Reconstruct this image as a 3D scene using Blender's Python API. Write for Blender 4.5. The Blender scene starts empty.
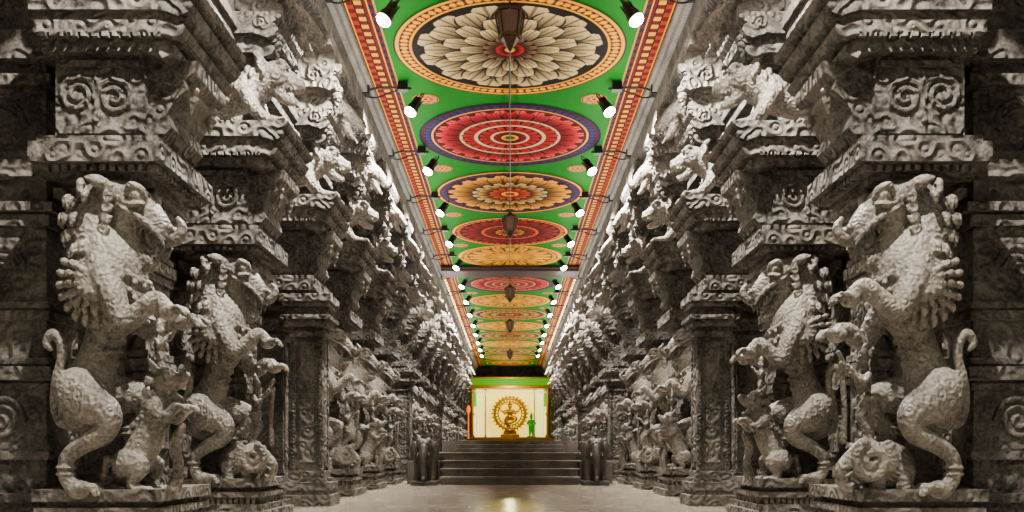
import bpy, bmesh, math, random
import numpy as np
from mathutils import Vector, Matrix
random.seed(4)
C = bpy.context.scene.collection
CAMZ = 0.77
CEIL = 7.27

# ---------------------------------------------------------------- helpers
def s2l(c):
    return tuple((x/12.92 if x <= .04045 else ((x+.055)/1.055)**2.4) for x in c)

def new_mat(name):
    m = bpy.data.materials.new(name); m.use_nodes = True
    nt = m.node_tree
    return m, nt, nt.nodes['Principled BSDF'], nt.nodes, nt.links

def stone_mat(name, ca, cb, rough=.75, bump=.35, carve=0.0, cscale=9):
    m, nt, bs, N, L = new_mat(name)
    tc = N.new('ShaderNodeTexCoord')
    n1 = N.new('ShaderNodeTexNoise'); n1.inputs['Scale'].default_value = 2.3; n1.inputs['Detail'].default_value = 8
    n2 = N.new('ShaderNodeTexNoise'); n2.inputs['Scale'].default_value = 38; n2.inputs['Detail'].default_value = 6
    L.new(tc.outputs['Object'], n1.inputs['Vector']); L.new(tc.outputs['Object'], n2.inputs['Vector'])
    mx = N.new('ShaderNodeMath'); mx.operation = 'MULTIPLY_ADD'; mx.inputs[1].default_value = .45
    L.new(n2.outputs['Fac'], mx.inputs[0])
    m2 = N.new('ShaderNodeMath'); m2.operation = 'MULTIPLY'; m2.inputs[1].default_value = .6
    L.new(n1.outputs['Fac'], m2.inputs[0]); L.new(m2.outputs[0], mx.inputs[2])
    r = N.new('ShaderNodeValToRGB')
    r.color_ramp.elements[0].position = .40; r.color_ramp.elements[0].color = (*s2l(ca), 1)
    r.color_ramp.elements[1].position = .64; r.color_ramp.elements[1].color = (*s2l(cb), 1)
    L.new(mx.outputs[0], r.inputs['Fac']); L.new(r.outputs['Color'], bs.inputs['Base Color'])
    bs.inputs['Roughness'].default_value = rough
    b = N.new('ShaderNodeBump'); b.inputs['Strength'].default_value = bump; b.inputs['Distance'].default_value = .03
    L.new(n2.outputs['Fac'], b.inputs['Height'])
    last = b
    if carve > 0:
        v = N.new('ShaderNodeTexVoronoi'); v.inputs['Scale'].default_value = cscale
        v.feature = 'SMOOTH_F1'
        L.new(tc.outputs['Object'], v.inputs['Vector'])
        w = N.new('ShaderNodeMath'); w.operation = 'MULTIPLY'; w.inputs[1].default_value = 18
        L.new(v.outputs['Distance'], w.inputs[0])
        s = N.new('ShaderNodeMath'); s.operation = 'SINE'; L.new(w.outputs[0], s.inputs[0])
        b2 = N.new('ShaderNodeBump'); b2.inputs['Strength'].default_value = carve; b2.inputs['Distance'].default_value = .03
        L.new(s.outputs[0], b2.inputs['Height']); L.new(b.outputs['Normal'], b2.inputs['Normal'])
        last = b2
    L.new(last.outputs['Normal'], bs.inputs['Normal'])
    return m

def plain(name, col, rough=.5, metal=0, emit=0, ecol=None):
    m, nt, bs, N, L = new_mat(name)
    n = N.new('ShaderNodeTexNoise'); n.inputs['Scale'].default_value = 12
    r = N.new('ShaderNodeValToRGB'); c = s2l(col)
    r.color_ramp.elements[0].color = (*[x*.8 for x in c], 1); r.color_ramp.elements[1].color = (*[min(1, x*1.1) for x in c], 1)
    L.new(n.outputs['Fac'], r.inputs['Fac']); L.new(r.outputs['Color'], bs.inputs['Base Color'])
    bs.inputs['Roughness'].default_value = rough; bs.inputs['Metallic'].default_value = metal
    if emit:
        bs.inputs['Emission Color'].default_value = (*s2l(ecol or col), 1)
        bs.inputs['Emission Strength'].default_value = emit
    return m

M_STONE = stone_mat('carved_granite', (.22, .205, .19), (.48, .455, .425), carve=.6, cscale=7)
M_FIG = stone_mat('figure_granite', (.32, .30, .28), (.63, .60, .565), rough=.5, bump=.4, carve=.3, cscale=13)
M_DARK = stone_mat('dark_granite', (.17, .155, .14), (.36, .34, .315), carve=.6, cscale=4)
M_LEDGE = stone_mat('plaster_ledge', (.40, .38, .36), (.56, .54, .51), bump=.1)
M_STEP = stone_mat('step_granite', (.32, .30, .28), (.53, .50, .47), rough=.4, bump=.1)

def box(bm, x0, x1, y0, y1, z0, z1):
    M = Matrix.Translation(((x0+x1)/2, (y0+y1)/2, (z0+z1)/2)) @ Matrix.Diagonal((abs(x1-x0), abs(y1-y0), abs(z1-z0), 1))
    bmesh.ops.create_cube(bm, size=1, matrix=M)

def ell(bm, c, r, rot=None, seg=16):
    if not hasattr(r, '__len__'): r = (r, r, r)
    M = Matrix.Translation(c)
    if rot is not None: M = M @ rot
    M = M @ Matrix.Diagonal((r[0], r[1], r[2], 1))
    bmesh.ops.create_uvsphere(bm, u_segments=seg, v_segments=max(6, seg*2//3), radius=1, matrix=M)

def cone(bm, a, b, r0, r1, seg=12):
    a = Vector(a); b = Vector(b); d = b-a
    M = Matrix.Translation((a+b)/2) @ d.to_track_quat('Z', 'Y').to_matrix().to_4x4()
    bmesh.ops.create_cone(bm, cap_ends=True, segments=seg, radius1=r0, radius2=r1, depth=d.length, matrix=M)

def tube(bm, pts, n=12, sub=5, caps=True):
    P = [np.array(p, float) for p in pts]
    P = [2*P[0]-P[1]] + P + [2*P[-1]-P[-2]]
    S = []
    for i in range(1, len(P)-2):
        for k in range(sub):
            t = k/sub
            a, b, c, d = P[i-1], P[i], P[i+1], P[i+2]
            S.append(.5*((2*b)+(-a+c)*t+(2*a-5*b+4*c-d)*t*t+(-a+3*b-3*c+d)*t**3))
    S.append(P[-2])
    nrm = None; rings = []
    for i, s in enumerate(S):
        q = S[min(i+1, len(S)-1)]-S[max(i-1, 0)]
        T = Vector(q[:3])
        if T.length < 1e-6: T = Vector((0, 0, 1))
        T.normalize()
        if nrm is None:
            nrm = T.orthogonal().normalized()
        else:
            nrm = (nrm-T*nrm.dot(T))
            nrm = nrm.normalized() if nrm.length > 1e-5 else T.orthogonal().normalized()
        bi = T.cross(nrm); r = max(.003, s[3]); c = Vector(s[:3])
        rings.append([bm.verts.new(c+nrm*r*math.cos(2*math.pi*j/n)+bi*r*math.sin(2*math.pi*j/n)) for j in range(n)])
    for a, b in zip(rings, rings[1:]):
        for j in range(n):
            bm.faces.new((a[j], a[(j+1) % n], b[(j+1) % n], b[j]))
    bm.faces.new(list(reversed(rings[0]))); bm.faces.new(rings[-1])
    if caps:
        for s in (S[0], S[-1]):
            ell(bm, s[:3], max(.003, s[3]), seg=n)

def prism(bm, prof, y0, y1):
    a = [bm.verts.new((x, y0, z)) for x, z in prof]
    b = [bm.verts.new((x, y1, z)) for x, z in prof]
    n = len(prof)
    bm.faces.new(a); bm.faces.new(list(reversed(b)))
    for i in range(n):
        bm.faces.new((a[i], b[i], b[(i+1) % n], a[(i+1) % n]))

def spiral(bm, c, R, turns, r, plane='xz', sgn=1, start=0):
    pts = []
    K = int(turns*8)
    for i in range(K+1):
        t = i/K; a = start+sgn*turns*2*math.pi*t; rr = R*(1-.85*t)
        u, v = rr*math.cos(a), rr*math.sin(a)
        p = (c[0]+u, c[1], c[2]+v) if plane == 'xz' else (c[0], c[1]+u, c[2]+v)
        pts.append((*p, r*(1-.3*t)))
    tube(bm, pts, n=8, sub=2)

def stack(bm, x0, x1, y0, y1, layers):
    for z0, z1, e in layers:
        box(bm, x0-e, x1+e, y0-e, y1+e, z0, z1)

def finish(bm, name, mat, bevel=0, remesh=0, smooth=False, sm_it=2):
    bmesh.ops.recalc_face_normals(bm, faces=bm.faces)
    me = bpy.data.meshes.new(name); bm.to_mesh(me); bm.free()
    if bevel or remesh:
        ob = bpy.data.objects.new('tmp', me); C.objects.link(ob)
        if remesh:
            r = ob.modifiers.new('r', 'REMESH'); r.mode = 'VOXEL'; r.voxel_size = remesh
            s = ob.modifiers.new('s', 'SMOOTH'); s.iterations = sm_it; s.factor = .5
        if bevel:
            b = ob.modifiers.new('b', 'BEVEL'); b.width = bevel; b.segments = 2; b.limit_method = 'ANGLE'
        dg = bpy.context.evaluated_depsgraph_get(); dg.update()
        me2 = bpy.data.meshes.new_from_object(ob.evaluated_get(dg))
        bpy.data.objects.remove(ob); me = me2; me.name = name
    me.materials.clear(); me.materials.append(mat)
    if smooth or remesh:
        me.polygons.foreach_set('use_smooth', [True]*len(me.polygons))
    return me

def obj(name, data, parent=None, loc=(0, 0, 0), rot=(0, 0, 0), scale=(1, 1, 1)):
    o = bpy.data.objects.new(name, data); C.objects.link(o)
    o.location = loc; o.rotation_euler = rot; o.scale = scale
    if parent: o.parent = parent
    return o

# ---------------------------------------------------------------- rampant yali
def paw(bm, c, s=1.0):
    x, y, z = c
    ell(bm, (c), (.085*s, .08*s, .06*s), seg=12)
    for k in (-1.5, -.5, .5, 1.5):
        yy = y+k*.042*s
        tube(bm, [(x+.03*s, yy, z+.01, .024*s), (x+.10*s, yy, z+.02*s, .026*s), (x+.14*s, yy, z-.03*s, .014*s)], n=8, sub=2)

def locks(bm, path, rows, spread, L=.12, r=.03):
    for i, (x, z, dx, dz) in enumerate(path):
        for k in range(rows):
            f = (k/(rows-1)-.5)*2 + (0.15 if i % 2 else -.15)
            a = f*spread[0]
            y = math.sin(a)*spread[1]
            back = math.cos(a)
            bx, bz = x+dx*back*spread[1], z+dz*back*spread[1]
            tube(bm, [(bx, y, bz, r*.8), (bx+dx*.02, y*1.12, bz-.02, r), (bx+dx*.02, y*1.16, bz-.5*L, r*.95), (bx+dx*.03, y*1.18, bz-.85*L, r*.55), (bx+dx*.04, y*1.15, bz-.7*L, r*.3)], n=8, sub=2)

def warrior(bm, x, y, z, h, face=1):
    P = lambda a, b, c, r: (x+a*h*face, y+b*h, z+c*h, r*h)
    tube(bm, [P(0, 0, .46, .10), P(.01, 0, .56, .078), P(.02, 0, .70, .11), P(.01, 0, .80, .06), P(.02, 0, .86, .05)], n=12)
    ell(bm, (x+.03*h*face, y, z+.91*h), (.075*h, .065*h, .085*h), seg=12)
    cone(bm, (x+.02*h*face, y, z+.96*h), (x-.01*h*face, y, z+1.12*h), .07*h, .02*h)
    ell(bm, (x+.10*h*face, y, z+.90*h), (.018*h, .015*h, .02*h), seg=8)
    for s in (-1, 1):
        tube(bm, [P(.0, s*.06, .46, .085), P(.10*(1 if s < 0 else -.6), s*.08, .27, .06), P(-.02 if s < 0 else -.12, s*.08, .08, .042), P(.03 if s < 0 else -.08, s*.08, .02, .04)], n=10)
        tube(bm, [P(.01, s*.12, .74, .045), P(.12, s*.2, .66 if s < 0 else .80, .036), P(.24, s*.16, .80 if s < 0 else .98, .03), P(.28, s*.14, .84 if s < 0 else 1.02, .035)], n=8)
        ell(bm, (x, y+s*.07*h, z+.90*h), .022*h, seg=8)
    for zz in (.44, .50): ell(bm, (x, y, z+zz*h), (.12*h, .12*h, .022*h), seg=14)

def build_yali(var=0):
    bm = bmesh.new()
    tube(bm, [(.16, 0, 1.16, .17), (.22, 0, 1.32, .22), (.30, 0, 1.58, .165), (.37, 0, 1.80, .155), (.47, 0, 2.04, .22), (.45, 0, 2.30, .265), (.30, 0, 2.54, .21), (.24, 0, 2.74, .175), (.35, 0, 2.88, .16), (.50, 0, 2.88, .15)], n=20, sub=6)
    for i in range(6):
        z = 1.55+i*.09; cx = .30+i*.032
        tube(bm, [(cx+.10, -.14, z, .016), (cx+.17, 0, z+.02, .022), (cx+.10, .14, z, .016)], n=6, sub=4)
    ell(bm, (.59, 0, 2.84), (.20, .165, .165))
    tube(bm, [(.60, 0, 2.82, .145), (.73, 0, 2.77, .13), (.84, 0, 2.67, .105), (.93, 0, 2.57, .08), (1.01, 0, 2.56, .055), (1.06, 0, 2.64, .04), (1.02, 0, 2.71, .025)], n=14)
    tube(bm, [(.54, 0, 2.72, .11), (.60, 0, 2.55, .085), (.67, 0, 2.42, .07), (.76, 0, 2.34, .055), (.83, 0, 2.36, .035)], n=12)
    tube(bm, [(.60, 0, 2.64, .05), (.71, 0, 2.49, .045), (.82, 0, 2.45, .022)], n=8)
    for s in (-1, 1):
        ell(bm, (.71, s*.13, 2.86), .06, seg=12)
        tube(bm, [(.62, s*.13, 2.88, .02), (.68, s*.17, 2.94, .032), (.77, s*.15, 2.91, .03), (.80, s*.12, 2.84, .015)], n=8)
        tube(bm, [(.64, s*.14, 2.80, .018), (.71, s*.18, 2.785, .022), (.79, s*.15, 2.80, .018)], n=8)
        tube(bm, [(.60, s*.15, 2.76, .02), (.72, s*.15, 2.71, .026), (.85, s*.11, 2.60, .024), (.93, s*.08, 2.49, .015)], n=8)
        ell(bm, (.97, s*.06, 2.63), (.035, .03, .035), seg=8)
        for k in range(6):
            x = .69+k*.045; z = 2.67-k*.038
            cone(bm, (x, s*(.095-k*.006), z), (x-.012, s*(.095-k*.006), z-.08-(.07 if k == 4 else 0)), .021, .004, 8)
            x = .645+k*.032; z = 2.49-k*.028
            cone(bm, (x, s*.06, z-.02), (x+.02, s*.06, z+.065), .017, .003, 8)
        tube(bm, [(.48, s*.12, 2.93, .055), (.40, s*.20, 2.97, .055), (.32, s*.23, 2.99, .015)], n=8)
        for k in range(5):
            z = 2.86-k*.085; x = .49-.015*k
            spiral(bm, (x, s*(.185-.003*k), z), .052, 1.3, .018, sgn=s)
    for k in range(6):
        a = k/5
        tube(bm, [(.66-.3*a, 0, 2.96+.03*math.sin(a*3), .035), (.61-.3*a, 0, 3.03, .03), (.56-.3*a, 0, 3.01, .015)], n=8, sub=3)
    path = [(.34, 2.86, -.6, .8), (.27, 2.79, -.9, .45), (.25, 2.70, -1, .15), (.28, 2.60, -1, -.1), (.33, 2.49, -1, -.2), (.38, 2.38, -1, -.2), (.42, 2.27, -1, -.1)]
    locks(bm, path, 7, (1.3, .215), L=.11, r=.032)
    for rr, zz in ((.275, 2.36), (.275, 2.24)):
        pts = [(.45+rr*math.cos(a)*1.04, rr*1.05*math.sin(a), zz-.16*math.cos(a), .026) for a in [i*math.pi/8-math.pi/2*1.1 for i in range(9)]]
        tube(bm, pts, n=8, sub=2)
        for p in pts: ell(bm, (p[0]+.02, p[1]*1.05, p[2]-.05), .03, seg=8)
    for s in (-1, 1):
        ell(bm, (.43, s*.2, 2.18), (.18, .11, .2))
        for ring, (R, n, yo) in enumerate(((.17, 7, .33), (.27, 9, .29), (.37, 11, .24))):
            for k in range(n):
                a = math.radians(140+ring*6 + k*(165/(n-1)))
                ca, sa = math.cos(a), math.sin(a)
                y = s*yo
                tube(bm, [(.43+ca*(R-.11), y, 2.18+sa*(R-.11), .02), (.43+ca*(R-.04), y, 2.18+sa*(R-.04), .033), (.43+ca*R, y-s*.05, 2.18+sa*R, .014)], n=7, sub=3)
        spiral(bm, (.45, s*.325, 2.20), .09, 1.5, .026, sgn=s)
        spiral(bm, (.28, s*.33, 1.26), .11, 1.6, .026, sgn=-s)
        for k in range(7):
            a = math.radians(60+k*28)
            tube(bm, [(.28+.13*math.cos(a), s*.31, 1.26+.13*math.sin(a), .024), (.28+.20*math.cos(a+.3), s*.27, 1.26+.20*math.sin(a+.3), .014)], n=6, sub=2)
    dz = -.10 if var else 0
    tube(bm, [(.46, -.20, 2.24, .15), (.60, -.28, 2.02, .11), (.68, -.29, 1.94+dz, .09), (.82, -.26, 2.05+dz, .078), (.92, -.22, 2.14+dz, .068), (1.0, -.2, 2.08+dz, .065)], n=12)
    paw(bm, (1.03, -.2, 2.04+dz), 1.1)
    tube(bm, [(.46, .19, 2.16, .14), (.62, .24, 1.88, .1), (.72, .24, 1.76-dz, .08), (.86, .2, 1.84-dz, .07), (.97, .14, 1.84-dz, .065)], n=12)
    paw(bm, (1.01, .12, 1.80-dz), 1.1)
    for p in ((.84, -.255, 2.07+dz), (.80, .22, 1.80-dz)):
        for k in range(3):
            ell(bm, (p[0]+.03*k, p[1], p[2]+.015*k), (.02, .095, .095), seg=12)
    tube(bm, [(.22, -.13, 1.32, .21), (.34, -.2, 1.24, .18), (.53, -.26, 1.14, .12), (.50, -.26, 1.0, .09), (.30, -.26, .90, .072), (.18, -.26, .80, .064), (.17, -.26, .66, .058), (.23, -.26, .585, .07)], n=14)
    paw(bm, (.29, -.26, .56), 1.25)
    tube(bm, [(.22, .13, 1.32, .21), (.42, .18, 1.32, .16), (.64, .2, 1.28, .11), (.65, .2, 1.16, .083), (.52, .2, 1.04, .07), (.50, .2, .96, .062), (.56, .2, .92, .07)], n=14)
    paw(bm, (.62, .2, .92), 1.1)
    for p in ((.17, -.26, .68), (.49, .2, 1.0)):
        for k in range(2):
            ell(bm, (p[0], p[1], p[2]+k*.05), (.085, .085, .018), seg=12)
    tube(bm, [(.08, 0, 1.2, .06), (.02, -.04, 1.08, .05), (-.02, -.1, 1.2, .042), (.02, -.16, 1.40, .040), (.08, -.18, 1.56, .040), (.09, -.2, 1.70, .042), (.02, -.2, 1.78, .042), (-.04, -.2, 1.71, .036), (.0, -.2, 1.66, .026)], n=10)
    if var == 0:
        ell(bm, (.60, .02, .74), (.24, .17, .20)); ell(bm, (.82, -.06, .78), (.18, .16, .18))
        spiral(bm, (.86, -.24, .78), .16, 1.6, .045, sgn=-1, start=1.2)
        for s in (-1, 1):
            ell(bm, (.72, -.06+s*.18, .82), (.09, .03, .13)); ell(bm, (.90, -.06+s*.13, .90), .03, seg=8)
            cone(bm, (.92, -.06+s*.10, .72), (1.06, -.06+s*.12, .66), .035, .012)
            for x in (.50, .74):
                tube(bm, [(x, s*.12, .70, .075), (x+.02, s*.13, .6, .065), (x+.03, s*.13, .54, .07)], n=10)
        tube(bm, [(.95, -.06, .80, .08), (1.04, -.06, .70, .07), (1.02, -.06, .60, .055), (.94, -.08, .57, .045)], n=10)
        warrior(bm, .82, -.02, .94, .70)
        tube(bm, [(1.06, -.08, 1.55, .026), (1.03, -.08, 1.2, .026), (1.04, -.08, .95, .036)], n=8)
    else:
        tube(bm, [(.58, 0, .72, .14), (.68, 0, .84, .14), (.78, 0, 1.02, .13), (.84, 0, 1.20, .12), (.86, 0, 1.34, .09)], n=14)
        ell(bm, (.90, 0, 1.42), (.13, .12, .12))
        tube(bm, [(.94, 0, 1.42, .09), (1.02, 0, 1.42, .07), (1.09, 0, 1.46, .04)], n=10)
        tube(bm, [(.93, 0, 1.34, .06), (1.0, 0, 1.28, .045), (1.05, 0, 1.27, .03)], n=8)
        for s in (-1, 1):
            ell(bm, (.96, s*.09, 1.47), .035, seg=8)
            cone(bm, (.86, s*.09, 1.50), (.80, s*.12, 1.60), .04, .01)
            tube(bm, [(.84, s*.1, 1.2, .07), (.95, s*.13, 1.12, .05), (1.04, s*.11, 1.2, .045)], n=8); paw(bm, (1.05, s*.11, 1.2), .7)
            tube(bm, [(.6, s*.1, .76, .12), (.76, s*.14, .74, .08), (.68, s*.14, .62, .05), (.70, s*.14, .56, .05)], n=8); paw(bm, (.74, s*.14, .55), .8)
            for k in range(4): spiral(bm, (.80-.01*k, s*.11, 1.42-.09*k), .045, 1.2, .017, sgn=s)
        tube(bm, [(.96, .05, .55, .07), (1.0, .05, .72, .05), (.97, .05, .9, .055), (1.03, .05, 1.05, .04)], n=8)
        tube(bm, [(.5, 0, .7, .04), (.42, -.1, .62, .035), (.46, -.14, .8, .03)], n=8)
        warrior(bm, .80, .10, 1.38, .50)
    for v in bm.verts:
        v.co.y -= .24
        v.co.x = 1.08-(1.08-v.co.x)*.93
        v.co.z = 2.95-(3.0-v.co.z)*1.015
    return finish(bm, 'rampant_yali', M_FIG, remesh=.0115, sm_it=1)

def build_lion():
    bm = bmesh.new()
    tube(bm, [(-.02, 0, 4.72, .19), (.2, 0, 4.76, .2), (.45, 0, 4.80, .18), (.68, 0, 4.90, .21), (.86, 0, 5.02, .2)], n=16)
    ell(bm, (1.02, 0, 5.07), (.19, .18, .18))
    tube(bm, [(1.05, 0, 5.06, .14), (1.18, 0, 5.02, .11), (1.28, 0, 4.95, .085), (1.31, 0, 5.0, .05)], n=12)
    tube(bm, [(1.02, 0, 4.94, .1), (1.13, 0, 4.82, .07), (1.22, 0, 4.78, .05)], n=10)
    for s in (-1, 1):
        ell(bm, (1.12, s*.12, 5.12), .05, seg=10)
        tube(bm, [(1.04, s*.12, 5.16, .02), (1.12, s*.15, 5.19, .03), (1.2, s*.11, 5.13, .02)], n=8)
        for k in range(4):
            x = 1.12+k*.045; z = 4.98-k*.02
            cone(bm, (x, s*.07, z), (x, s*.07, z-.09), .018, .004, 8)
        tube(bm, [(.92, s*.14, 5.16, .05), (.86, s*.2, 5.24, .045), (.82, s*.2, 5.28, .02)], n=8)
        tube(bm, [(.72, s*.15, 4.85, .12), (.82, s*.2, 4.66, .085), (.95, s*.2, 4.52, .07), (1.08, s*.2, 4.49, .06)], n=10)
        paw(bm, (1.1, s*.2, 4.485), .9)
        tube(bm, [(.08, s*.12, 4.72, .19), (.22, s*.2, 4.62, .13), (.12, s*.22, 4.52, .07), (.3, s*.22, 4.49, .06)], n=10)
        paw(bm, (.34, s*.22, 4.485), .9)
        spiral(bm, (.10, s*.3, 4.72), .08, 1.4, .018, sgn=s)
        spiral(bm, (.72, s*.235, 4.9), .07, 1.4, .018, sgn=s)
    locks(bm, [(.92, 5.14, -.5, .8), (.84, 5.06, -.7, .6), (.76, 4.98, -.8, .5), (.68, 4.92, -.8, .5)], 7, (1.6, .19))
    tube(bm, [(-.18, 0, 4.75, .05), (-.26, -.05, 4.9, .04), (-.15, -.12, 5.08, .04), (0, -.15, 5.1, .04), (.05, -.15, 5.0, .03)], n=8)
    for v in bm.verts: v.co.y -= .05
    return finish(bm, 'crouching_lion', M_FIG, remesh=.013, sm_it=1)

def build_heads():
    # beast-headed bracket ends: arched neck, horned head, open jaws, lotus drop
    bm = bmesh.new()
    tube(bm, [(.85, 0, 5.55, .16), (1.05, 0, 5.78, .15), (1.22, 0, 5.86, .14), (1.34, 0, 5.76, .12)], n=14)
    tube(bm, [(1.32, 0, 5.80, .12), (1.42, 0, 5.70, .09), (1.50, 0, 5.58, .06), (1.56, 0, 5.62, .035)], n=12)
    tube(bm, [(1.28, 0, 5.68, .09), (1.33, 0, 5.52, .06), (1.40, 0, 5.44, .035)], n=10)
    for s in (-1, 1):
        ell(bm, (1.38, s*.09, 5.80), .04, seg=8)
        tube(bm, [(1.26, s*.09, 5.92, .04), (1.18, s*.14, 6.02, .03), (1.10, s*.13, 6.05, .015)], n=8)
        for k in range(4): spiral(bm, (1.20-.10*k, s*.14, 5.82-.07*k), .06, 1.3, .018, sgn=s)
        for k in range(3): cone(bm, (1.38+.04*k, s*.05, 5.66-.04*k), (1.37+.04*k, s*.05, 5.58-.04*k), .016, .004, 6)
    for k in range(6): tube(bm, [(1.26-.08*k, 0, 5.99-.05*k, .04), (1.20-.08*k, 0, 6.06-.05*k, .03), (1.15-.08*k, 0, 6.03-.05*k, .015)], n=7, sub=2)
    return finish(bm, 'beast_head_bracket', M_FIG, remesh=.014, sm_it=1)

# ---------------------------------------------------------------- pillar parts
def nose(u0, u1, z0, z1):
    h = z1-z0
    return [(u0, z0), (u1-.28, z0), (u1-.2, z0-.02), (u1-.12, z0-.05), (u1-.04, z0-.02), (u1, z0+h*.2), (u1-.02, z0+h*.4), (u1-.07, z0+h*.5), (u1-.02, z0+h*.6), (u1+.03, z0+h*.75), (u1+.05, z1), (u0, z1)]

def bud(bm, x, y, z, s=1):
    ell(bm, (x, y, z), (.07*s, .07*s, .05*s), seg=10)
    ell(bm, (x, y, z-.07*s), (.055*s, .055*s, .06*s), seg=10)
    cone(bm, (x, y, z-.09*s), (x, y, z-.2*s), .045*s, .008*s, 8)

def dentils(bm, x0, x1, y, z0, z1, n, inner_x=None, y0=0, y1=0):
    w = (x1-x0)/n
    for i in range(n):
        box(bm, x0+w*(i+.2), x0+w*(i+.8), y-.03, y+.02, z0, z1)
    if inner_x is not None:
        m = max(3, int((y1-y0)/w)); w = (y1-y0)/m
        for i in range(m):
            box(bm, inner_x-.02, inner_x+.03, y0+w*(i+.2), y0+w*(i+.8), z0, z1)

def build_upper():
    bm = bmesh.new()
    y0, y1 = -.42, .70
    stack(bm, .0, .80, y0+.1, y1, [(2.97, 3.03, -.04), (3.03, 3.08, .02), (3.08, 3.24, .13), (3.24, 3.30, .08)])
    dentils(bm, -.05, .86, y0+.05, 3.02, 3.07, 12, .85, y0, y1)
    box(bm, .02, .74, y0+.12, y1-.05, 3.30, 3.97)
    box(bm, .06, .70, y0+.09, y1, 3.34, 3.40); box(bm, .06, .70, y0+.09, y1, 3.88, 3.93)
    prism(bm, [(.7, 3.31), (.84, 3.33), (.93, 3.43), (.90, 3.55), (.95, 3.65), (1.06, 3.74), (1.03, 3.82), (1.12, 3.88), (1.14, 3.97), (.7, 3.97)], y0+.2, y1-.15)
    bud(bm, 1.04, y0+.35, 3.78, 1); bud(bm, 1.04, y1-.3, 3.78, 1)
    yf = y0+.12
    spiral(bm, (.20, yf, 3.66), .16, 2, .028); spiral(bm, (.50, yf, 3.64), .16, 2, .028, sgn=-1, start=math.pi)
    spiral(bm, (.68, yf, 3.80), .07, 1.5, .016); spiral(bm, (.88, y0+.2, 3.74), .10, 1.5, .02, sgn=-1)
    tube(bm, [(.35, yf, 3.46, .03), (.36, yf, 3.66, .02), (.35, yf, 3.84, .03)], n=8)
    prism(bm, nose(-.04, 1.04, 3.97, 4.10), y0+.02, y1+.05)
    prism(bm, nose(-.08, 1.13, 4.10, 4.26), y0-.04, y1+.1)
    prism(bm, nose(-.10, 1.20, 4.26, 4.43), y0-.08, y1+.12)
    dentils(bm, -.04, .95, y0-.03, 4.06, 4.10, 12)
    box(bm, .0, .42, .15, .62, 4.43, 5.4)
    stack(bm, .0, .42, .15, .62, [(4.46, 4.54, .05), (5.1, 5.2, .06), (5.2, 5.3, .12)])
    spiral(bm, (.21, .15, 4.82), .14, 2, .022)
    prism(bm, nose(-.1, 1.05, 5.28, 5.46), -.28, .62)
    prism(bm, nose(-.1, 1.10, 5.46, 5.70), -.36, .70)
    bud(bm, 1.06, -.20, 5.46, 1.1); bud(bm, 1.06, .55, 5.46, 1.1)
    prism(bm, nose(-.1, 1.14, 5.70, 6.0), -.26, .60)
    prism(bm, nose(-.1, 1.24, 6.0, 6.32), -.40, .74)
    bud(bm, 1.20, -.25, 6.0, 1.3); bud(bm, 1.20, .6, 6.0, 1.3)
    for z, ex in ((6.32, .55), (6.5, .8)):
        box(bm, .45, 1.18, -ex+.17, ex+.17, z, z+.18)
    spiral(bm, (.9, -.36, 5.58), .09, 1.5, .02); spiral(bm, (.9, -.40, 6.16), .12, 1.5, .025)
    spiral(bm, (.55, -.36, 5.58), .09, 1.5, .02); spiral(bm, (.55, -.40, 6.16), .12, 1.5, .025)
    return finish(bm, 'upper_brackets', M_STONE, bevel=.012)

def build_lowerA():
    bm = bmesh.new()
    stack(bm, .0, .90, -.46, .62, [(0, .12, .12), (.12, .19, .06), (.19, .27, .0), (.27, .33, .05), (.33, .38, -.02), (.38, .475, .06)])
    dentils(bm, -.0, .90, -.46, .19, .27, 14, .90, -.42, .62)
    box(bm, .02, .60, .08, .62, .45, 3.0)
    stack(bm, .02, .60, .08, .62, [(.45, .56, .06), (.56, .62, .03), (.80, .86, .035), (1.38, 1.44, .03), (1.46, 1.56, .05), (1.58, 1.64, .03), (2.25, 2.31, .03), (2.33, 2.43, .05), (2.45, 2.5, .03), (2.76, 2.83, .04), (2.83, 2.90, .09), (2.90, 2.98, .14)])
    for z in (1.08, 1.92):
        for x in (.17, .45): spiral(bm, (x, .08, z), .09, 1.6, .02)
        spiral(bm, (.60, .2, z), .09, 1.6, .02, plane='yz'); spiral(bm, (.60, .46, z), .09, 1.6, .02, plane='yz')
    box(bm, .2, .45, -.2, .1, 1.3, 2.6)
    return finish(bm, 'pillar_shaft', M_STONE, bevel=.01)

def sq_shaft(bm, x0, x1, y0, y1):
    stack(bm, x0, x1, y0, y1, [(0, .16, .14), (.16, .22, .09), (.22, .34, .11), (.34, .40, .05), (.40, .50, .02)])
    box(bm, x0+.03, x1-.03, y0+.03, y1-.03, .4, 3.0)
    for xx in (x0, x1-.07):
        for yy in (y0, y1-.07):
            box(bm, xx, xx+.07, yy, yy+.07, .5, 2.45)
    z = .55
    while z < 2.4:
        ell(bm, (x0+.045, y0-.004, z), .018, seg=6); ell(bm, (x1-.045, y0-.004, z), .018, seg=6)
        z += .05
    c = (x0+x1)/2
    box(bm, c-.10, c+.10, y0+.005, y1-.005, .62, 2.35)
    box(bm, x0+.005, x1-.005, (y0+y1)/2-.10, (y0+y1)/2+.10, .62, 2.35)
    stack(bm, x0, x1, y0, y1, [(2.42, 2.50, .03), (2.50, 2.56, .0), (2.56, 2.66, .07), (2.66, 2.72, .12), (2.72, 2.78, .05), (2.78, 2.84, .02), (2.84, 2.91, .09), (2.91, 3.02, .13)])

def build_lowerB():
    bm = bmesh.new()
    sq_shaft(bm, .55, 1.02, -.38, .08)
    sq_shaft(bm, -.12, .36, .0, .5)
    return finish(bm, 'square_shafts', M_STONE, bevel=.009)

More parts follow.
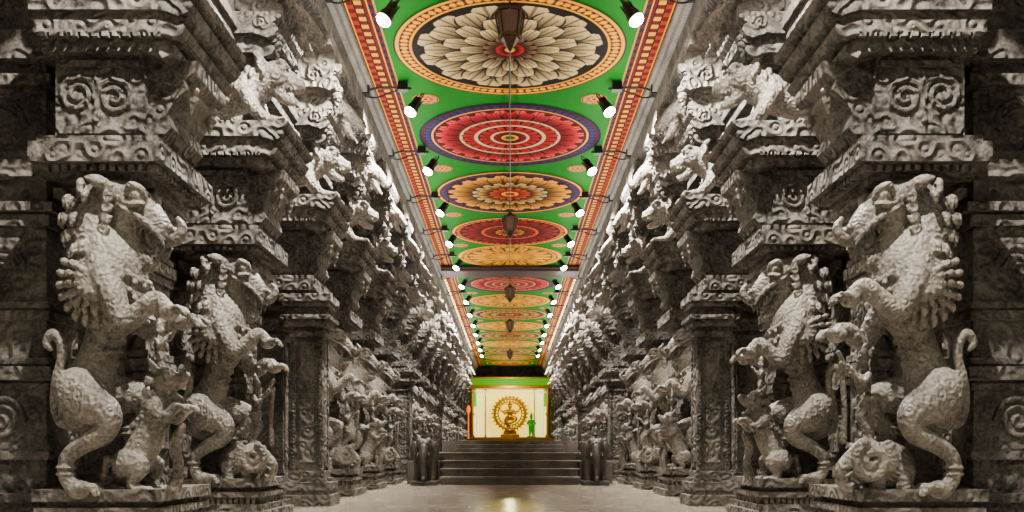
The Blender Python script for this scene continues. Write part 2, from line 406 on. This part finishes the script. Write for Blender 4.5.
def build_pier():
    bm = bmesh.new()
    x0, x1, y0, y1 = -1.05, -.28, .15, .85
    box(bm, x0, x1, y0, y1, 0, 5.6)
    stack(bm, x0, x1, y0, y1, [(0, .2, .12), (.2, .34, .06), (.34, .42, .1), (.7, .78, .04), (1.3, 1.36, .03), (1.38, 1.5, .07), (1.52, 1.58, .03), (1.9, 1.98, .05), (2.0, 2.06, .03), (2.7, 2.8, .05), (2.82, 2.9, .09), (3.1, 3.25, .12), (3.25, 3.34, .06), (3.9, 4.0, .06), (4.1, 4.35, .12), (4.9, 5.0, .07), (5.0, 5.3, .14)])
    for z in (1.05, 2.35, 3.6):
        spiral(bm, ((x0+x1)/2, y0, z), .2, 2.2, .03)
    box(bm, x1, .05, .2, .7, 3.10, 3.30); box(bm, x1, .05, .2, .7, 4.1, 4.4)
    return finish(bm, 'outer_pier', M_STONE, bevel=.01)

me_yali = [build_yali(0), build_yali(1)]; me_lion = build_lion(); me_up = build_upper(); me_head = build_heads()
me_A = build_lowerA(); me_B = build_lowerB(); me_pier = build_pier()

NP = 18
PY = [7.75+2.9*k for k in range(NP)]
for k, y in enumerate(PY):
    for side in (-1, 1):
        B = (k % 4 == 2)
        e = obj('square_carved_pillar' if B else 'yali_carved_pillar', None, loc=(side*3.7, y, 0), scale=(-side, 1, 1))
        obj('shaft', me_B if B else me_A, e); obj('upper_brackets', me_up, e)
        obj('crouching_lion', me_lion, e, rot=(0, 0, random.uniform(-.05, .05))); obj('outer_pier', me_pier, e)
        obj('beast_head_bracket', me_head, e, loc=(-.03, .17, 0))
        if not B: obj('rampant_yali', me_yali[(k+(side < 0)) % 2], e, rot=(0, 0, random.uniform(-.06, .02)))

# ---------------------------------------------------------------- room shell
def solid(name, boxes, mat, bevel=0, parent=None):
    bm = bmesh.new()
    for b in boxes: box(bm, *b)
    return obj(name, finish(bm, name, mat, bevel=bevel), parent)

m, nt, bs, N, L = new_mat('polished_floor')
tc = N.new('ShaderNodeTexCoord'); br = N.new('ShaderNodeTexBrick')
br.inputs['Scale'].default_value = 1; br.inputs['Brick Width'].default_value = 1.2; br.inputs['Row Height'].default_value = .9
br.inputs['Mortar Size'].default_value = .008; br.inputs['Color1'].default_value = (*s2l((.64, .60, .55)), 1)
br.inputs['Color2'].default_value = (*s2l((.72, .68, .62)), 1); br.inputs['Mortar'].default_value = (.08, .07, .06, 1)
ns = N.new('ShaderNodeTexNoise'); ns.inputs['Scale'].default_value = 4; ns.inputs['Detail'].default_value = 6
gr = N.new('ShaderNodeMapRange'); gr.inputs['To Min'].default_value = .5; gr.inputs['To Max'].default_value = 1.15
mix = N.new('ShaderNodeMix'); mix.data_type = 'RGBA'; mix.blend_type = 'MULTIPLY'; mix.inputs[0].default_value = 1
L.new(tc.outputs['Object'], br.inputs['Vector']); L.new(tc.outputs['Object'], ns.inputs['Vector'])
L.new(ns.outputs['Fac'], gr.inputs['Value'])
L.new(br.outputs['Color'], mix.inputs[6]); L.new(gr.outputs['Result'], mix.inputs[7]); L.new(mix.outputs[2], bs.inputs['Base Color'])
rr = N.new('ShaderNodeMapRange'); rr.inputs['To Min'].default_value = .08; rr.inputs['To Max'].default_value = .28
L.new(ns.outputs['Fac'], rr.inputs['Value']); L.new(rr.outputs['Result'], bs.inputs['Roughness'])
bs.inputs['Specular IOR Level'].default_value = .6
solid('floor', [(-6.2, 6.2, -6, 74, -.2, 0)], m)

m, nt, bs, N, L = new_mat('painted_ceiling')
tc = N.new('ShaderNodeTexCoord'); sp = N.new('ShaderNodeSeparateXYZ'); L.new(tc.outputs['Object'], sp.inputs[0])
ab = N.new('ShaderNodeMath'); ab.operation = 'ABSOLUTE'; L.new(sp.outputs['X'], ab.inputs[0])
dv = N.new('ShaderNodeMath'); dv.operation = 'DIVIDE'; dv.inputs[1].default_value = 2.5; L.new(ab.outputs[0], dv.inputs[0])
def ramp(stops):
    r = N.new('ShaderNodeValToRGB'); r.color_ramp.interpolation = 'CONSTANT'
    el = r.color_ramp.elements
    el[0].position = 0; el[0].color = (*s2l(stops[0][1]), 1)
    el[1].position = stops[1][0]; el[1].color = (*s2l(stops[1][1]), 1)
    for p, c in stops[2:]:
        q = el.new(p); q.color = (*s2l(c), 1)
    L.new(dv.outputs[0], r.inputs['Fac']); return r
GREEN = (.0, .44, .05); YEL = (.90, .62, .0); RED = (.36, .0, .0); BLK = (.05, .03, .03); ORG = (.62, .16, .0)
ra = ramp([(0, GREEN), (.785, (.70, .55, .2)), (.793, RED), (.825, YEL), (.835, RED), (.855, BLK), (.862, YEL), (.905, BLK), (.912, RED), (.95, YEL), (.96, (.30, .13, .05))])
rb = ramp([(0, GREEN), (.785, (.70, .55, .2)), (.793, (.0, .08, .22)), (.825, YEL), (.835, RED), (.855, BLK), (.862, RED), (.905, BLK), (.912, ORG), (.95, YEL), (.96, (.15, .06, .03))])
fr = N.new('ShaderNodeMath'); fr.operation = 'MULTIPLY'; fr.inputs[1].default_value = 4; L.new(sp.outputs['Y'], fr.inputs[0])
f2 = N.new('ShaderNodeMath'); f2.operation = 'FRACT'; L.new(fr.outputs[0], f2.inputs[0])
f3 = N.new('ShaderNodeMath'); f3.operation = 'GREATER_THAN'; f3.inputs[1].default_value = .5; L.new(f2.outputs[0], f3.inputs[0])
mx = N.new('ShaderNodeMix'); mx.data_type = 'RGBA'; L.new(f3.outputs[0], mx.inputs[0]); L.new(ra.outputs[0], mx.inputs[6]); L.new(rb.outputs[0], mx.inputs[7])
L.new(mx.outputs[2], bs.inputs['Base Color']); bs.inputs['Roughness'].default_value = .7; bs.inputs['Specular IOR Level'].default_value = .1
solid('ceiling', [(-2.55, 2.55, -6, 74, CEIL, CEIL+.15)], m)

trim = obj('trim_1', None)
for s in (-1, 1):
    solid('cornice', [(min(s*2.42, s*2.60), max(s*2.42, s*2.60), -6, 70, 7.17, 7.268), (min(s*2.48, s*2.7), max(s*2.48, s*2.7), -6, 70, 7.04, 7.17)], M_LEDGE, .008, trim)
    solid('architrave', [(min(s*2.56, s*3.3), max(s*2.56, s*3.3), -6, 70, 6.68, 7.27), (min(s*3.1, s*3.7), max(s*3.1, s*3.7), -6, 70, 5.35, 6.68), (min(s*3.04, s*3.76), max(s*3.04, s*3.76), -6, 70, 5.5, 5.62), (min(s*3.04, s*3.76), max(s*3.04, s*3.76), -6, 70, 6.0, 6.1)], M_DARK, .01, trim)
    bx = []
    for y in PY:
        bx.append((min(s*3.7, s*5.8), max(s*3.7, s*5.8), y+.2, y+.75, 5.35, 5.9))
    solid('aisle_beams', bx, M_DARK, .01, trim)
    wn = 'wall_left' if s < 0 else 'wall_right'
    bx = [(min(s*5.7, s*6), max(s*5.7, s*6), -6, 74, 0, 6.6)]
    for i in range(26):
        y = -4.6+2.9*i
        a, b = sorted((s*5.5, s*5.7))
        bx.append((a, b, y, y+.6, 0, 5.9)); a, b = sorted((s*5.42, s*5.7))
        bx += [(a, b, y-.08, y+.68, 0, .4), (a, b, y-.08, y+.68, 2.9, 3.2), (a, b, y-.1, y+.7, 5.2, 5.5)]
    a, b = sorted((s*5.6, s*5.7)); bx += [(a, b, -6, 74, 1.4, 1.55), (a, b, -6, 74, 3.9, 4.2)]
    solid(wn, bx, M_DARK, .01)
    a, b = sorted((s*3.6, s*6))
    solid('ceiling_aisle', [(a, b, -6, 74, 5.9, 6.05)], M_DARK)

# ---------------------------------------------------------------- ceiling medallions
def medal_colors(style, r, th):
    out = np.zeros((len(r), 3)); out[:] = style['base']
    for ring in style['rings']:
        r0, r1, kind, n, ca, cb = ring
        ca = np.array(ca); cb = np.array(cb)
        if kind == 'solid':
            m = (r >= r0) & (r < r1); out[m] = ca
        elif kind == 'beads':
            m = (r >= r0) & (r < r1); out[m] = cb
            ph = np.mod(th*n/(2*math.pi), 1)-.5; t = ((r-r0)/(r1-r0)-.5)
            out[m & ((ph**2+t**2) < .16)] = ca
        else:
            off = 0.5 if kind == 'petal2' else 0
            ph = np.abs(np.mod(th*n/(2*math.pi)+off, 1)-.5)
            t = (r-r0)/(r1-r0)
            w = .5*np.sqrt(np.clip(1-np.clip((t-.35)/.65, 0, 1)**2.2, 0, 1))
            m = (r >= r0) & (r < r1) & (ph < w)
            core = m & (ph < w*.84) & (t < .93)
            out[m] = np.array((.004, .003, .003))
            g = np.clip(t*1.1, 0, 1)[:, None]**1.8
            col = cb*(1-g)+ca*g
            vein = (ph < .03) | ((np.abs(ph-.2) < .02) & (t < .75))
            col = np.where(vein[:, None], col*.3, col)
            out[core] = col[core]
    return out

L3 = lambda *c: s2l(c)
cream = L3(.88, .76, .54); dk = L3(.06, .03, .04); yel = L3(.97, .66, .0); red = L3(.60, .0, .0); pink = L3(.80, .0, .12)
blue = L3(.0, .03, .22); grn = L3(0, .34, .05); org = L3(.85, .32, .0); brn = L3(.22, .09, .02); grey = L3(.05, .03, .03); mar = L3(.28, .0, .02)
def S(base, *rings): return dict(base=base, rings=rings)
ST = [
 S(dk, (.955, .985, 'solid', 0, yel, dk), (.87, .95, 'beads', 80, yel, mar), (.845, .865, 'solid', 0, yel, dk), (0, .83, 'solid', 0, L3(.06, .04, .045), dk),
   (.40, .83, 'petal', 12, cream, grey), (.40, .76, 'petal2', 12, cream, grey), (.24, .60, 'petal', 12, cream, grey), (.16, .44, 'petal2', 12, cream, grey),
   (0, .24, 'solid', 0, dk, dk), (.11, .24, 'petal', 14, L3(.55, .38, .25), dk), (0, .13, 'solid', 0, red, dk), (.05, .12, 'petal', 10, pink, mar), (0, .05, 'solid', 0, yel, dk)),
 S(blue, (.95, .98, 'solid', 0, mar, dk), (.87, .95, 'beads', 60, L3(.16, .14, .35), blue), (.845, .865, 'solid', 0, yel, dk), (0, .84, 'solid', 0, mar, dk),
   (.5, .84, 'petal', 24, L3(.93, .25, .28), red), (.5, .77, 'petal2', 24, pink, mar), (.50, .56, 'solid', 0, cream, dk), (0, .53, 'solid', 0, mar, dk), (.34, .54, 'petal', 24, pink, red), (.36, .40, 'solid', 0, cream, dk),
   (0, .36, 'solid', 0, mar, dk), (.2, .35, 'petal', 18, pink, red), (.19, .22, 'solid', 0, cream, dk), (.08, .19, 'petal', 14, red, mar), (0, .1, 'solid', 0, yel, dk), (0, .06, 'solid', 0, grn, dk)),
 S(mar, (.95, .98, 'solid', 0, yel, dk), (.86, .94, 'beads', 60, L3(.25, .08, .3), blue), (0, .85, 'solid', 0, dk, dk), (.48, .85, 'petal', 20, yel, org), (.46, .78, 'petal2', 20, yel, brn),
   (0, .52, 'solid', 0, dk, dk), (.3, .52, 'petal', 18, cream, brn), (.28, .44, 'petal2', 18, yel, brn), (0, .29, 'solid', 0, mar, dk), (.14, .28, 'petal', 14, org, red), (0, .12, 'solid', 0, yel, dk), (0, .07, 'solid', 0, red, dk)),
 S(mar, (.94, .98, 'solid', 0, yel, dk), (.84, .93, 'beads', 50, org, dk), (0, .83, 'solid', 0, dk, dk), (.55, .83, 'petal', 22, red, mar), (.45, .72, 'petal2', 22, red, mar), (.44, .49, 'solid', 0, org, dk),
   (.22, .45, 'petal', 18, red, mar), (0, .25, 'solid', 0, dk, dk), (.12, .25, 'petal', 14, yel, red), (0, .1, 'solid', 0, red, dk)),
 S(grn, (.92, .98, 'solid', 0, yel, dk), (.8, .9, 'beads', 50, yel, red), (0, .8, 'solid', 0, grn, dk), (.5, .8, 'petal', 18, yel, yel), (0, .5, 'solid', 0, red, dk), (.25, .5, 'petal', 16, yel, yel), (0, .25, 'solid', 0, yel, dk)),
]
def medallion(style, R, nr, ntt):
    rs = np.linspace(0, 1, nr+1)[1:]; ths = np.linspace(0, 2*math.pi, ntt, endpoint=False)
    rg, tg = np.meshgrid(rs, ths, indexing='ij')
    V = np.stack([R*rg*np.cos(tg), R*rg*np.sin(tg), 0*rg], -1).reshape(-1, 3)
    verts = [(0, 0, 0)]+V.tolist()
    faces = [(0, 1+(j+1) % ntt, 1+j) for j in range(ntt)]
    for i in range(nr-1):
        o = 1+i*ntt
        faces += [(o+j, o+(j+1) % ntt, o+(j+1) % ntt+ntt, o+j+ntt) for j in range(ntt)]
    me = bpy.data.meshes.new('medallion'); me.from_pydata(verts, [], faces)
    cols = np.ones((len(verts), 4))
    cols[1:, :3] = medal_colors(style, rg.ravel(), tg.ravel()); cols[0, :3] = cols[1, :3]
    at = me.color_attributes.new('Col', 'FLOAT_COLOR', 'POINT'); at.data.foreach_set('color', cols.ravel())
    return me
m, nt, bs, N, L = new_mat('mandala_paint')
vc = N.new('ShaderNodeVertexColor'); vc.layer_name = 'Col'; L.new(vc.outputs['Color'], bs.inputs['Base Color']); bs.inputs['Roughness'].default_value = .7; bs.inputs['Specular IOR Level'].default_value = .1
M_MAN = m
hi = [medallion(s, 1.87, 100, 504) for s in ST]
lo = [medallion(s, 1.87, 40, 160) for s in ST]
for me in hi+lo: me.materials.append(M_MAN)
ros_style = S(yel, (.85, .97, 'solid', 0, red, dk), (.3, .9, 'petal', 8, cream, red), (0, .35, 'solid', 0, yel, dk), (0, .2, 'solid', 0, mar, dk))
ros = medallion(ros_style, .24, 20, 64); ros.materials.append(M_MAN)
cy = [6.5, 10.65, 14.85, 19.0, 23.15, 27.2, 30.6]+[35.6+3.95*i for i in range(9)]
order = [2, 1, 0, 1, 2, 3, 4]+[1, 4, 2, 4, 2, 4, 2, 4, 2]
for i, y in enumerate(cy):
    r = .93 if i >= 5 else 1.0
    obj('painted_mandala', (hi if y < 30 else lo)[order[i]], loc=(0, y, CEIL-.012), scale=(r, r, 1))
rosp = obj('painted_rosettes', None)
for a, b in zip(cy, cy[1:]):
    for s in (-1, 1):
        obj('rosette', ros, rosp, loc=(s*1.55, (a+b)/2, CEIL-.010))
M_BEAM = stone_mat('painted_beam', (.10, .05, .04), (.22, .11, .07), rough=.6)
solid('ceiling_beam', [(-2.40, 2.40, 32.0, 33.2, 7.06, CEIL-.02), (-2.40, 2.40, 31.9, 33.3, 7.15, 7.2)], M_BEAM, .01)

# ---------------------------------------------------------------- lamps
M_BLACK = plain('black_metal', (.07, .07, .07), .4, .6)
M_BULB = plain('bulb_glow', (1, .97, .9), .5, 0, 60, (1, .96, .88))
bm = bmesh.new()
cone(bm, (0, 0, .20), (0, 0, 0), .07, .12, 20); cone(bm, (0, 0, .30), (0, 0, .20), .05, .07, 16)
tube(bm, [(-.14, 0, .08, .012), (-.14, 0, .32, .012), (0, 0, .42, .014), (.14, 0, .32, .012), (.14, 0, .08, .012)], n=6)
for a in range(6):
    t = a*math.pi/3
    box(bm, .075*math.cos(t)-.008, .075*math.cos(t)+.008, .075*math.sin(t)-.008, .075*math.sin(t)+.008, .1, .3)
me_can = finish(bm, 'lamp_can', M_BLACK)
bm = bmesh.new(); ell(bm, (0, 0, -.01), (.105, .105, .07)); me_bulb = finish(bm, 'lamp_bulb', M_BULB, smooth=True)
bm = bmesh.new()
tube(bm, [(.80, 0, .35, .02), (.5, 0, .42, .02), (.0, 0, .40, .02)], n=8)
tube(bm, [(.80, .1, .3, .014), (.6, .10, .28, .014), (.35, .06, .36, .014), (.1, 0, .38, .014)], n=6)
box(bm, .05, .22, -.07, .07, .36, .5); box(bm, .72, .82, -.1, .1, .28, .45)
me_arm = finish(bm, 'lamp_arm', M_BLACK)
lamp_y = [-1.0, 2.4, 5.8, 9.2]+[12.7+3.42*i for i in range(14)]
for i, y in enumerate(lamp_y):
    for s in (-1, 1):
        e = obj('spotlight_fixture', None, loc=(s*1.74, y, 6.74), scale=(s, 1, 1))
        obj('bracket_arm', me_arm, e)
        aim = Vector((.55, -.35, -1)).normalized()
        q = (-aim).to_track_quat('Z', 'Y').to_euler()
        obj('housing', me_can, e, rot=q); obj('bulb', me_bulb, e, rot=q)
        ld = bpy.data.lights.new('spot', 'SPOT'); ld.energy = 2700; ld.spot_size = math.radians(110); ld.spot_blend = .7
        ld.color = (1, .92, .80); ld.shadow_soft_size = .05
        lo_ = obj('spot_beam', ld)
        aimw = Vector((s*.68, -.15, -.9)).normalized()
        lo_.location = Vector((s*1.74, y, 6.74))+Vector((s*.55, -.35, -1)).normalized()*.13
        lo_.rotation_euler = aimw.to_track_quat('-Z', 'Y').to_euler()
        lo_.parent = e; lo_.matrix_parent_inverse = e.matrix_basis.inverted()
for s in (-1, 1):  # unseen area lights added to brighten the painted ceiling, no strip fixture
    ld = bpy.data.lights.new('ceiling_fill', 'AREA'); ld.shape = 'RECTANGLE'; ld.size = .08; ld.size_y = 68; ld.energy = 1200; ld.color = (1, .95, .86)
    o = obj('ceiling_fill_light', ld, trim, loc=(s*2.36, 28, 6.25))
    d = Vector((-s*.82, 0, .57)).normalized()
    zq = -d; yq = Vector((0, 1, 0)); xq = yq.cross(zq)
    o.rotation_euler = Matrix((xq, yq, zq)).transposed().to_euler()

M_DOT = plain('fairy_bulb', (1, .9, .6), .5, 0, 14, (1, .85, .5))
bm = bmesh.new()
y = 34
while y < 57:
    for s in (-1, 1):
        ell(bm, (s*2.39, y, 7.12), .03, seg=6)
    y += .55
obj('fairy_lights', finish(bm, 'fairy_lights', M_DOT), trim)

M_BRONZE = plain('aged_bronze', (.25, .17, .10), .45, .7)
bm = bmesh.new()
cone(bm, (0, 0, .40), (0, 0, .28), .03, .12, 8); cone(bm, (0, 0, .28), (0, 0, .24), .2, .2, 8)
cone(bm, (0, 0, .24), (0, 0, -.05), .17, .12, 8); cone(bm, (0, 0, -.05), (0, 0, -.1), .15, .15, 8); cone(bm, (0, 0, -.1), (0, 0, -.26), .12, .015, 8)
for a in range(8):
    t = a*math.pi/4; cone(bm, (.185*math.cos(t), .185*math.sin(t), .24), (.13*math.cos(t), .13*math.sin(t), -.07), .014, .014, 6)
cone(bm, (0, 0, .4), (0, 0, .75), .012, .012, 6)
me_lan = finish(bm, 'lantern', M_BRONZE, bevel=.004)
for y in (12.6, 23.6, 33.8, 42.5, 55):
    obj('hanging_lantern', me_lan, loc=(0, y, 6.52), scale=(1.1, 1.1, 1))
bm = bmesh.new(); tube(bm, [(0, -5, 7.22, .014), (0, 30, 7.22, .014), (0, 68, 7.22, .014)], n=6, sub=2)
obj('ceiling_conduit', finish(bm, 'conduit', M_BLACK))

# ---------------------------------------------------------------- steps + platforms
plat = obj('stone_platform', None)
bx = []
for i in range(4):
    bx.append((-1.62, 1.62, 21.5+.36*i, 23.4, .19*i, .19*(i+1)))
    bx.append((-1.65, 1.65, 21.46+.36*i, 21.6+.36*i, .19*(i+1)-.05, .19*(i+1)+.001))
solid('steps', bx, M_STEP, .008, plat)
bx = [(-2.5, 2.5, 23.0, 62, 0, .76), (-2.52, 2.52, 22.9, 23.4, .64, .755), (-2.52, 2.52, 22.9, 23.3, 0, .15), (-2.5, -1.7, 22.4, 23, 0, .55), (1.7, 2.5, 22.4, 23, 0, .55)]
solid('platform_lower', bx, M_STEP, .008, plat)
bx = [(-1.75, 1.75, 30+.4*i, 33, .76+.13*i, .76+.13*(i+1)) for i in range(3)]
bx += [(-2.3, 2.3, 31.3, 64, .76, 1.15)]
solid('platform_upper', bx, M_STEP, .008, plat)
bm = bmesh.new()
box(bm, -.3, .3, -.35, .9, 0, .1)
tube(bm, [(0, .75, .55, .22), (0, .45, .62, .27), (0, .1, .68, .25)], n=16)
ell(bm, (0, -.1, .86), (.2, .2, .22)); ell(bm, (-.09, -.12, 1.0), .1); ell(bm, (.09, -.12, 1.0), .1)
for s in (-1, 1):
    ell(bm, (s*.24, .0, .82), (.11, .05, .2), rot=Matrix.Rotation(s*.4, 4, 'Z'))
    ell(bm, (s*.14, -.25, .92), .03, seg=8)
    cone(bm, (s*.11, -.25, .74), (s*.14, -.42, .68), .035, .015)
    for y in (.05, .7):
        tube(bm, [(s*.15, y, .55, .12), (s*.16, y-.02, .3, .095), (s*.16, y-.03, .13, .11)], n=12)
tube(bm, [(0, -.25, .86, .11), (0, -.36, .66, .085), (0, -.37, .42, .07), (0, -.34, .22, .06), (0, -.42, .14, .05)], n=12)
tube(bm, [(0, .95, .6, .03), (0, 1.0, .4, .025), (0, .98, .25, .035)], n=8)
for k in range(5): ell(bm, (-.12+.06*k, -.27, 1.0-.02*abs(k-2)), .025, seg=8)
me_el = finish(bm, 'elephant_statue', stone_mat('dark_polished_stone', (.2, .18, .17), (.38, .35, .33), rough=.5), remesh=.014)
for s in (-1, 1):
    obj('stone_elephant_statue', me_el, loc=(s*1.98, 21.35, 0))

# ---------------------------------------------------------------- shrine
shr = obj('golden_shrine', None)
solid('wall_end', [(-6.2, 6.2, 70.3, 70.6, 0, 7.4)], M_DARK)
M_GOLD = plain('polished_gold', (.74, .55, .05), .4, .7)
m, nt, bs, N, L = new_mat('backlit_panel')
tc = N.new('ShaderNodeTexCoord')
vm = N.new('ShaderNodeVectorMath'); vm.operation = 'DISTANCE'; vm.inputs[1].default_value = (0, 69.9, 3.6); L.new(tc.outputs['Object'], vm.inputs[0])
r = N.new('ShaderNodeValToRGB'); r.color_ramp.elements[0].position = .35; r.color_ramp.elements[0].color = (1, .68, .01, 1); r.color_ramp.elements[1].position = 1.0; r.color_ramp.elements[1].color = (1, .88, .22, 1)
mm = N.new('ShaderNodeMath'); mm.operation = 'DIVIDE'; mm.inputs[1].default_value = 2.8; L.new(vm.outputs['Value'], mm.inputs[0])
L.new(mm.outputs[0], r.inputs['Fac']); L.new(r.outputs[0], bs.inputs['Emission Color']); bs.inputs['Emission Strength'].default_value = 1.7
L.new(r.outputs[0], bs.inputs['Base Color'])
solid('backlit_panel', [(-2.75, 2.75, 69.9, 70.1, 1.9, 5.5)], m, 0, shr)
solid('shrine_base', [(-3.4, 3.4, 66.5, 70.3, 0, 1.5), (-3.3, 3.3, 67, 70.3, 1.5, 1.75), (-3.0, 3.0, 68, 70.3, 1.75, 1.88)], plain('ochre_base', (.6, .42, .08), .5), .02, shr)
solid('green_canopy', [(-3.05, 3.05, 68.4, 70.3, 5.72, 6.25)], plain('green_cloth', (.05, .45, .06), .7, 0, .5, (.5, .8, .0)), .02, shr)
solid('canopy_fascia', [(-3.1, 3.1, 68.3, 70.3, 5.5, 5.72), (-3.15, 3.15, 68.25, 70.3, 6.25, 6.35)], M_GOLD, .02, shr)
M_GGLOW = plain('green_glow_drape', (.1, .5, .05), .6, 0, .8, (.5, .85, .05))  # drape cloth with a green glow built into its material
solid('side_drapes', [(-2.95, -2.55, 69.5, 69.7, 4.2, 5.5), (2.55, 2.95, 69.5, 69.7, 4.2, 5.5)], M_GGLOW, .02, shr)
bm = bmesh.new()
for s in (-1, 1):
    for x in (2.85, 1.85):
        yy = 69.2 if x > 2 else 69.7
        cone(bm, (s*x, yy, 1.88), (s*x, yy, 5.5), .12 if x > 2 else .05, .12 if x > 2 else .05, 12)
        for z in (1.98, 3.6, 5.4): cone(bm, (s*x, yy, z-.08), (s*x, yy, z+.08), .2 if x > 2 else .08, .2 if x > 2 else .08, 12)
obj('gold_columns', finish(bm, 'gold_columns', M_GOLD), shr)
bm = bmesh.new()
for s in (-1, 1):
    for x in (1.95, 2.5):
        z = 2.1
        while z < 5.4: ell(bm, (s*x, 69.4, z), .07, seg=8); z += .17
for k in range(34): ell(bm, (-2.7+k*.164, 69.3, 5.38-.14*abs(math.sin(k*.46))), .075, seg=8)
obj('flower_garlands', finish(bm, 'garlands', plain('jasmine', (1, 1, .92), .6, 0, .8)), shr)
def deity(cx, cy, cz, h, mat, name, ring):
    bm = bmesh.new(); k = h
    def P(x, y, z, r): return (cx+x*k, cy+y*k, cz+z*k, r*k)
    if ring:
        R = .52
        for R_, w_ in ((.52, .05), (.40, .022)):
            tube(bm, [P(R_*math.sin(a), 0.05, .55+R_*-math.cos(a), w_) for a in [i*math.pi/12 for i in range(25)]], n=8, sub=3)
        for i in range(28):
            a = i*2*math.pi/28
            p = P(R*math.sin(a), .05, .55-R*math.cos(a), 0); q = P((R+.13)*math.sin(a), .05, .55-(R+.13)*math.cos(a), 0)
            cone(bm, p[:3], q[:3], .055*k, .004*k, 8)
            q = P(.40*math.sin(a), .05, .55-.40*math.cos(a), 0); cone(bm, p[:3], q[:3], .024*k, .024*k, 6)
    tube(bm, [P(0, 0, .42, .12), P(0, 0, .50, .09), P(0, 0, .62, .12), P(0, 0, .70, .05), P(0, 0, .74, .04)], n=12)
    ell(bm, (cx, cy, cz+.79*k), (.07*k, .06*k, .08*k)); cone(bm, (cx, cy, cz+.83*k), (cx, cy, cz+1.0*k), .07*k, .015*k)
    cone(bm, (cx, cy-.05*k, cz+.79*k), (cx, cy-.08*k, cz+.775*k), .012*k, .008*k, 6)
    if ring:
        tube(bm, [P(-.05, 0, .42, .09), P(-.14, 0, .28, .07), P(-.04, 0, .10, .05), P(-.08, -.03, .03, .045)])
        tube(bm, [P(.05, 0, .42, .09), P(.2, -.03, .36, .07), P(.05, -.08, .24, .05), P(-.08, -.09, .22, .045)])
        for s in (-1, 1):
            tube(bm, [P(s*.1, 0, .66, .045), P(s*.24, 0, .6, .038), P(s*.34, 0, .72, .03), P(s*.36, -.01, .76, .034)])
            tube(bm, [P(s*.1, 0, .64, .035), P(s*.2, -.04, .52, .028), P(s*.10, -.1, .56, .02), P(s*.04, -.1, .6, .022)])
            tube(bm, [P(s*.04, 0, .86, .018), P(s*.2, 0, .9, .018), P(s*.34, 0, .86, .012)])
    else:
        for s in (-1, 1):
            tube(bm, [P(s*.05, 0, .44, .08), P(s*.055, 0, .22, .06), P(s*.06, 0, .05, .045), P(s*.07, -.05, .02, .04)])
            tube(bm, [P(s*.1, 0, .66, .04), P(s*.17, 0, .52, .032), P(s*.13, -.08, .5, .025), P(s*.12, -.09, .58, .025)])
    cone(bm, (cx, cy, cz-.06*k), (cx, cy, cz+.02*k), .22*k, .16*k, 16)
    return obj(name, finish(bm, name, mat, smooth=True), shr)
deity(0, 68.9, 2.45, 2.2, M_GOLD, 'dancing_deity', True)
deity(1.6, 68.8, 1.95, 1.8, plain('green_glow_deity', (.05, .50, .06), .4, .1, .25, (.2, .8, .05)), 'standing_deity', False)  # green light on the figure is put into its colour and glow
solid('deity_pedestal', [(-.7, .7, 68.5, 69.5, 1.88, 2.1), (-.5, .5, 68.6, 69.4, 2.1, 2.33)], M_GOLD, .02, shr)
bm = bmesh.new(); cone(bm, (-3.05, 67.6, 1.75), (-3.05, 67.6, 2.6), .06, .04); ell(bm, (-3.05, 67.6, 3.9), (.14, .14, .3)); cone(bm, (-3.05, 67.6, 2.6), (-3.05, 67.6, 3.7), .04, .04)
obj('oil_lamp_stand', finish(bm, 'oil', plain('orange_glow', (1, .45, .1), .5, 0, 1.5)), shr)
ld = bpy.data.lights.new('shrine_front_light', 'POINT'); ld.energy = 400; ld.color = (1, .9, .4); ld.shadow_soft_size = .3  # bare point light in front of the shrine, no fixture modelled
obj('shrine_front_light', ld, shr, loc=(0, 66.5, 5.2))

# ---------------------------------------------------------------- world & camera
w = bpy.data.worlds.new('dim'); bpy.context.scene.world = w; w.use_nodes = True
w.node_tree.nodes['Background'].inputs[0].default_value = (1, .95, .88, 1)
w.node_tree.nodes['Background'].inputs[1].default_value = .25
cam = bpy.data.cameras.new('camera'); co = obj('camera', cam, loc=(0, 0, CAMZ), rot=(math.pi/2, 0, 0))
cam.sensor_width = 36; cam.lens = 920/1024*36
cam.shift_y = (452-256)/1024; cam.shift_x = .002
cam.clip_end = 300
bpy.context.scene.camera = co
